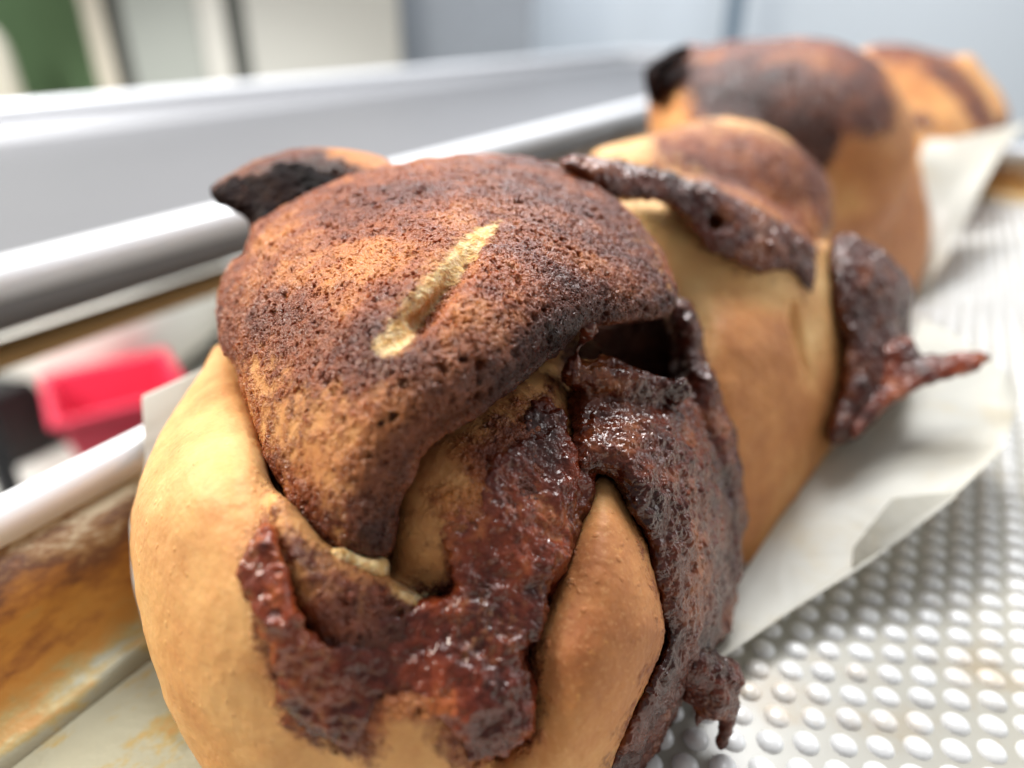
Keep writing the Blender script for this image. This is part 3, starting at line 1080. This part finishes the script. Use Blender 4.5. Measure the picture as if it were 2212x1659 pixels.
tear = Rod(on_cap([(1050, 505, 0.6), (1000, 565, 2.0), (940, 630, 2.6), (880, 695, 2.6), (835, 745, 1.6), (815, 765, 0.6)], 1.3))
slit = Rod(on_cap([(1012, 560, 0.3), (974, 610, 0.7), (940, 658, 0.9), (905, 702, 1.1), (888, 734, 0.5)], -0.9), 0.3, 1.5)
slit2 = Rod(on_cap([(974, 610, 0.6), (940, 658, 0.85), (905, 702, 1.1)], -2.3), 0.25, 1.5)
slit3 = Rod(on_cap([(962, 628, 0.5), (940, 658, 0.8), (906, 700, 1.0)], -3.8), 0.25, 1.5)
piece('top_fold', loaf, CR, [
    cap_s,
    Rod([(1360, 620, 122, 6), (1240, 540, 126, 9), (1000, 520, 126, 11), (760, 600, 122, 11)]),
], [tear, slit, slit2, slit3], 1.5, 0.48, 0.3, (-130, 25, 5), (20, 170, 105),
    marks={
        'film': [([(480, 760), (560, 760), (640, 800), (760, 830), (830, 800), (860, 850), (800, 900), (760, 1000), (740, 1200), (560, 960), (500, 800)], 3.5, 0.45),
                 ([(1085, 480), (1050, 560), (960, 650), (900, 760), (830, 790), (790, 745), (830, 690), (900, 580), (980, 500)], 2.5, 0.48),
                 ([(1330, 480), (1400, 470), (1480, 620), (1440, 640), (1380, 560)], 3, 0.6)],
        'choc': [([(840, 780), (1000, 760), (1270, 640), (1470, 640), (1290, 720), (1030, 910), (880, 1000), (850, 1100), (840, 1206), (740, 1200), (760, 1050), (880, 900)], 5, 1.0), ([(1470, 640), (1290, 725), (1130, 815), (1030, 905), (930, 955), (885, 1020), (850, 1110), (840, 1206), (800, 1206), (810, 1090), (850, 980), (930, 900), (1040, 830), (1180, 720), (1350, 650)], 3, 1.7),  # last outline paints shade along the overhanging lower edge
                 ([(480, 680), (560, 640), (700, 690), (760, 760), (620, 770), (520, 740)], 4, 0.4),
                 ([(1000, 340), (1300, 380), (1440, 600), (1250, 640), (1120, 520), (1010, 420)], 5, 0.35)],
        'pale': [([(1085, 478), (1046, 535), (1008, 575), (965, 632), (928, 676), (897, 715), (885, 745), (828, 774), (806, 752), (830, 718), (868, 676), (906, 622), (948, 570), (1000, 516), (1050, 484)], 1.8, 1.0),
                 ([(700, 1180), (739, 1196), (780, 1206), (840, 1204), (840, 1260), (690, 1230)], 1.0, 1.0)],
    }, base={'film': 1.0, 'choc': 0.0, 'pale': 0.0, 'brown': 0.3}, sub=2)

# ragged crumb where the fold tore away from the wrap, and edge flap behind
piece('crumb_tear', loaf, CR, [Strand([(690, 1172), (760, 1198), (836, 1206), (836, 1252), (780, 1244), (725, 1222)], C1, [(700, 1180, 4.0), (780, 1220, 2.7), (836, 1240, 2.0), (830, 1200, 2.2)], 1.0, 3, 0.5, 2.5)],
      [], 0, 0.45, 0.3, (-100, 20, 0), (0, 120, 90), marks={}, base={'pale': 1.0})
flap = [(446, 411), (547, 351), (627, 327), (707, 319), (770, 325), (830, 340), (856, 366), (850, 440), (700, 520), (545, 520), (541, 470), (487, 442)]
piece('crust_flap', loaf, CR, [Strand(flap, None, [(450, 410, 128), (640, 400, 130), (850, 400, 127), (640, 330, 134), (560, 500, 124)], 3.5, 5)],
      [], 1, 0.6, 0.3, (-150, 40, 5), (0, 220, 110),
      marks={'film': [([(400, 412), (540, 330), (650, 310), (720, 336), (800, 366), (850, 390), (870, 420), (700, 540), (520, 540)], 2, 1.0)],
             'choc': [([(430, 412), (560, 362), (650, 350), (760, 362), (830, 386), (870, 420), (700, 540), (520, 540)], 2, 1.6)]}, base={'brown': 0.45})

piece('burnt_inside', loaf, CH_BLACK, [Strand([(440, 412), (545, 366), (640, 352), (740, 366), (820, 392), (850, 430), (700, 530), (545, 530), (540, 472), (487, 444)], None,
                                              [(450, 412, 127), (640, 400, 129.0), (850, 400, 126), (560, 500, 123)], 2.5, 3)], [], 0, 0.6, 0.3, (-150, 40, 5), (0, 220, 110))

bcoat = [(983, 1063), (1000, 1095), (1040, 1120), (1030, 1040), (1050, 1000), (1120, 940), (1160, 850), (1226, 889), (1226, 945), (1252, 1013), (1246, 1069), (1226, 1145), (1190, 1230), (1100, 1290), (1040, 1300), (975, 1290), (985, 1230), (955, 1163), (943, 1095)]
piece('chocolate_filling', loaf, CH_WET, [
    Strand(belt, C1, [(600, 1380, 8.4), (680, 1540, 6.5), (700, 1400, 7), (780, 1430, 5), (900, 1400, 3.2), (1050, 1300, 2.4), (1100, 1420, 4.2), (1080, 1560, 7.0), (960, 1480, 6), (1190, 1230, 1)], 1.4, 5, 0.8, 4),
    Strand(leaf, C1, [(535, 1230, 9.4), (610, 1230, 7.8), (560, 1320, 9.6), (630, 1330, 8.4), (585, 1140, 7.2)], 1.6, 4, 0.6, 3, 1),
    Strand([(1225, 960), (1300, 980), (1285, 1060), (1262, 1130), (1225, 1220), (1195, 1290), (1160, 1280), (1190, 1200)], C1, [(1250, 1000, -1.8), (1200, 1250, -0.8)], 1.5, 6, 0.3, 4),
    Strand(bcoat, C1, [(970, 1130, 1.2), (1080, 1000, 0.8), (1200, 900, -2.4), (1200, 1120, 0.4), (1060, 1250, 1.2)], 1.5, 4, 0.7, 3.5),
], [cave, cave2], 2.0, 0.6, 0.3, (-100, 20, 0), (20, 150, 95), sub=2)

piece('chocolate_glaze', loaf, CH_MID, [
    Strand(rside, C1, [(1260, 900, -1.5), (1300, 840, -4), (1400, 900, 1.5), (1470, 700, -3), (1540, 850, 1), (1590, 1100, -1), (1450, 1050, 3), (1540, 1300, 1), (1470, 1350, 3), (1400, 1560, 5.5), (1320, 1700, 6)], 6.0, 8, 0.7, 5, 3),
    Rod([(1276, 712, 98, 0.9), (1250, 750, 99, 0.35), (1238, 800, 99, 0.9)], 0.2),
    Rod([(1300, 790, 106, 3.5), (1360, 770, 110, 3.5), (1430, 790, 112, 3.5)], 0.9),
    Rod([(1250, 815, 101, 2.2), (1340, 828, 104, 3.2), (1440, 835, 108, 3.4)], 0.7),
], [cave2], 1.0, 0.6, 0.3, (-100, 20, 0), (20, 150, 95), sub=2)

piece('chocolate_drip', loaf, CH_MID, [
    Rod([(1490, 1440, 104, 3.4), (1530, 1470, 106, 4.2), (1562, 1472, 107, 3.4), (1576, 1520, 107, 1.9), (1572, 1560, 107, 1.1), (1556, 1612, 107, 0.6)], 0.4),
    Rod([(1525, 1475, 106, 4), (1545, 1515, 106, 3)], 0.4),
    Rod([(1500, 1500, 105, 1.5), (1505, 1540, 105, 0.7), (1507, 1568, 105, 0.3)], 0.2),
], [], 1.5, 0.4, 0.3, (-60, 40, 0), (20, 120, 40))

spill = [(1795, 510), (1826, 503), (1892, 530), (1955, 592), (1970, 630), (1962, 690), (1964, 735), (1975, 790), (1950, 850), (1922, 870), (1880, 918), (1844, 948), (1808, 968),
         (1780, 955), (1800, 892), (1820, 814), (1820, 736), (1800, 664), (1790, 590)]
tongue = [(1850, 760), (1964, 725), (1990, 768), (2060, 766), (2118, 762), (2138, 776), (2090, 806), (1982, 840), (1922, 872), (1840, 950), (1840, 850)]
piece('chocolate_ridge', loaf, CH_MID, [
    Strand(ridge, None, [(1230, 350, 123), (1350, 390, 130), (1450, 420, 135), (1520, 500, 137), (1650, 530, 142), (1740, 590, 147)], 3.0, 12, 0.5, 4, 1)],
    [Rod([(1540, 484, 134, 0.9), (1546, 478, 142, 1.3)], 0.4)], 1.0, 0.6, 0.3, (-130, 60, 5), (40, 260, 110))
piece('chocolate_spill', loaf, CH_DARK, [
    Strand(spill, None, [(1820, 540, 157), (1900, 600, 156), (1955, 680, 160), (1880, 750, 152), (1830, 930, 145), (1920, 850, 150)], 7, 8, 0.4, 6, 3)],
    [], 1.0, 0.7, 0.3, (-80, 60, 0), (80, 280, 100))
piece('syrup_tongue', loaf, CH_AMBER, [
    Strand(tongue, None, [(1850, 800, 152), (1950, 800, 152), (1840, 940, 146), (1920, 860, 149), (2000, 800, 149), (2120, 780, 147)], 1.5, 2.5, 0.3, 5, 0)],
    [], 1.0, 0.6, 0.3, (-80, 60, 0), (80, 280, 100))

# ---- second loaf
D1 = Ball(P(1690, 360, 268), 44)
loaf2 = thing('babka_loaf', 'middle babka loaf with a tall dark chocolate crown, blurred behind the nearest loaf', 'bread loaf', tuple(P(1700, 500, 268) * MM * np.array([1, 1, 0])), 'chocolate babka loaves in the pan')
body2 = [(1397, 168), (1433, 125), (1487, 92), (1520, 104), (1568, 90), (1667, 88), (1757, 98), (1811, 123), (1869, 168), (1914, 213), (1937, 271), (1973, 343), (2000, 415), (2010, 496), (2005, 559), (1977, 632), (1900, 760), (1600, 760), (1450, 500), (1405, 300)]
B2 = [(-150, 150, 0), (140, 420, 125)]
bd2 = Strand(body2, None, [(1400, 170, 262), (1500, 200, 240), (1700, 150, 244), (1650, 300, 228), (1850, 250, 250), (1950, 450, 262), (1850, 450, 238), (1700, 550, 225), (1990, 560, 270)], 14, 40)
piece('dough_body', loaf2, CR, [bd2, D1], [], 3, 1.3, 0.3, *B2,
      marks={'film': [([(1405, 60), (1900, 60), (1940, 271), (1910, 290), (1830, 300), (1760, 420), (1500, 290), (1480, 200), (1440, 210), (1406, 230)], 6, 1.0)],
             'choc': [([(1560, 150), (1700, 120), (1850, 200), (1900, 270), (1790, 400), (1700, 370), (1510, 280), (1490, 190)], 9, 1.3)],
             'brown': [([(1780, 300), (2010, 300), (2010, 640), (1780, 640)], 10, 0.55), ([(1810, 400), (1850, 410), (1850, 450), (1800, 450)], 6, 0.0)]}, base={'brown': 0.34})
piece('crust_flap', loaf2, CH_BLACK, [Strand([(1388, 150), (1433, 116), (1487, 88), (1500, 110), (1440, 160), (1420, 250), (1400, 215)], None, [(1430, 160, 244)], 4, 6)], [], 1, 1.2, 0.3, *B2)

# ---- third loaf
E1 = Ball(P(2010, 290, 412), 30)
loaf3 = thing('babka_loaf', 'farthest babka loaf, small and blurred, tan with a chocolate swirl', 'bread loaf', tuple(P(2020, 400, 400) * MM * np.array([1, 1, 0])), 'chocolate babka loaves in the pan')
body3 = [(1830, 140), (1842, 118), (1892, 96), (1959, 97), (2018, 114), (2072, 124), (2098, 112), (2117, 145), (2162, 199), (2181, 244), (2175, 285), (2148, 310), (2108, 345), (2060, 420), (1900, 420), (1840, 300)]
B3 = [(-120, 300, 0), (180, 580, 125)]
piece('dough_body', loaf3, CR, [Strand(body3, None, [(1900, 150, 372), (2050, 250, 362), (2150, 220, 385), (1950, 350, 352), (2090, 130, 390)], 16, 40), E1], [], 3, 1.6, 0.3, *B3,
      marks={'film': [([(1890, 90), (1960, 96), (2050, 126), (2120, 210), (2135, 260), (2110, 270), (2085, 220), (2030, 170), (1950, 130), (1890, 118)], 7, 1.5),
                      ([(1930, 250), (2000, 240), (2030, 280), (1950, 280)], 7, 0.9),
                      ([(2135, 270), (2185, 240), (2180, 300), (2100, 350)], 7, 0.9)],
             'choc': [([(2000, 130), (2050, 140), (2125, 220), (2120, 260), (2080, 215)], 8, 0.9), ([(2135, 270), (2185, 240), (2180, 300), (2100, 350)], 7, 0.9)],
             'brown': [([(1830, 80), (2000, 80), (2000, 200), (1830, 200)], 14, 0.5)]}, base={'brown': 0.25})

# ------------------------------------------------------------------ parchment
def paper_mat():
    n = NT('parchment_paper')
    c = n.mix(n.noise(0.06, 4), (0.68, 0.665, 0.595), (0.77, 0.76, 0.70))
    c = n.mix(n.math('MULTIPLY', n.sstep(n.noise(0.05, 5, 0.65), 0.52, 0.72), 0.45), c, (0.70, 0.60, 0.40))
    n.set(color=c, rough=0.5, spec=0.3)
    tr = n.t.nodes.new('ShaderNodeBsdfTranslucent')
    n.link(c, tr.inputs[0])
    mx = n.t.nodes.new('ShaderNodeMixShader')
    mx.inputs[0].default_value = 0.45
    n.link(n.b.outputs[0], mx.inputs[1])
    n.link(tr.outputs[0], mx.inputs[2])
    n.link(mx.outputs[0], n.out.inputs['Surface'])
    crease = n.vor(0.07, 'DISTANCE_TO_EDGE', co=n.warp(6, 0.05))
    n.bump(n.math('ADD', n.noise(0.12, 3), n.math('MULTIPLY', n.sstep(crease, 0.0, 0.12), 0.3)), 0.6, 0.4)
    return n.m


PAPER = paper_mat()


def sheet(name, rows, label, group='parchment sheets under the loaves', n=26, wob=0.5):
    """rows: list of polylines (u,v,d), lofted into a curved sheet"""
    g = []
    for r in rows:
        a = np.array(r, float)
        p = P(a[:, 0], a[:, 1], a[:, 2])
        t = np.r_[0, np.cumsum(np.linalg.norm(np.diff(p, axis=0), axis=1))]
        s = np.linspace(0, t[-1], n)
        g.append(np.stack([np.interp(s, t, p[:, k]) for k in range(3)], 1))
    g = np.array(g)
    x = np.linspace(0, len(g) - 1, 5 * (len(g) - 1) + 1)
    G = np.stack([[np.interp(x, np.arange(len(g)), g[:, j, k]) for k in range(3)] for j in range(n)])   # n,3,x
    V = G.transpose(2, 0, 1).reshape(-1, 3)
    V = V + (vnoise(V, 14, 9) * wob)[:, None]
    V[:, 2] = np.maximum(V[:, 2], 0.3)
    m = n
    Q = [(i * m + j, i * m + j + 1, (i + 1) * m + j + 1, (i + 1) * m + j) for i in range(len(x) - 1) for j in range(n - 1)]
    o = ob(name, mesh_from(name, V * MM, np.array(Q)), PAPER)
    ss = o.modifiers.new('subsurf', 'SUBSURF')
    ss.levels, ss.render_levels = 0, 2
    solid(o, 0.12)
    return o


pp = thing('parchment_sheet', 'white parchment sheet curling out from under the nearest loaf', 'parchment', tuple(P(1600, 1200, 150) * MM * np.array([1, 1, 0])), 'parchment sheets under the loaves')
big = sheet('paper_flap', [
    [(1500, 1440, 118), (1600, 1250, 136), (1690, 1110, 148), (1780, 985, 158), (1900, 860, 172), (1990, 690, 195)],
    [(1520, 1435, 117), (1640, 1290, 132), (1760, 1130, 142), (1880, 1010, 150), (2020, 880, 162), (2060, 720, 190)],
    [(1535, 1432, 116.5), (1694, 1324, 127), (1840, 1215, 133), (1985, 1110, 138), (2120, 985, 146), (2170, 800, 172)],
    [(1547, 1430, 116), (1710, 1318, 126), (1880, 1214, 131), (2060, 1072, 136), (2172, 965, 144), (2200, 850, 168)],
], '')
fold = sheet('paper_fold', [
    [(1844, 1182, 131.0), (1928, 1074, 136), (2062, 1062, 137)],
    [(1840, 1215, 131.2), (1940, 1145, 133.5), (2064, 1070, 136.5)],
    [(1836, 1242, 131.2), (1944, 1168, 132.5), (2066, 1072, 136)],
], '')
leftp = sheet('paper_flap', [
    [(303, 858, 134), (370, 828, 138), (450, 790, 142)],
    [(316, 1000, 128), (370, 960, 132), (450, 930, 138)],
    [(279, 1130, 121), (330, 1120, 123), (420, 1110, 128)],
    [(284, 1260, 116), (340, 1260, 118), (420, 1260, 124)],
    [(320, 1400, 113), (370, 1400, 114), (440, 1400, 120)],
    [(380, 1560, 108), (430, 1540, 110), (500, 1520, 114)],
], '')
for o in (big, fold, leftp):
    o.parent = pp
    o.matrix_parent_inverse = Matrix.Translation(-Vector(pp.location))
pp2 = sheet('parchment_sheet', [
    [(1960, 660, 285), (2000, 590, 295), (2012, 470, 310), (1985, 340, 330), (2000, 300, 350)],
    [(1985, 650, 280), (2030, 560, 292), (2050, 470, 305), (2060, 400, 325), (2060, 300, 345)],
    [(1990, 640, 278), (2042, 560, 290), (2090, 470, 305), (2130, 390, 325), (2175, 310, 350), (2230, 262, 370)],
], '')
tag(pp2, 'pale parchment sheet standing up beside the middle and farthest loaves', 'parchment', 'parchment sheets under the loaves')
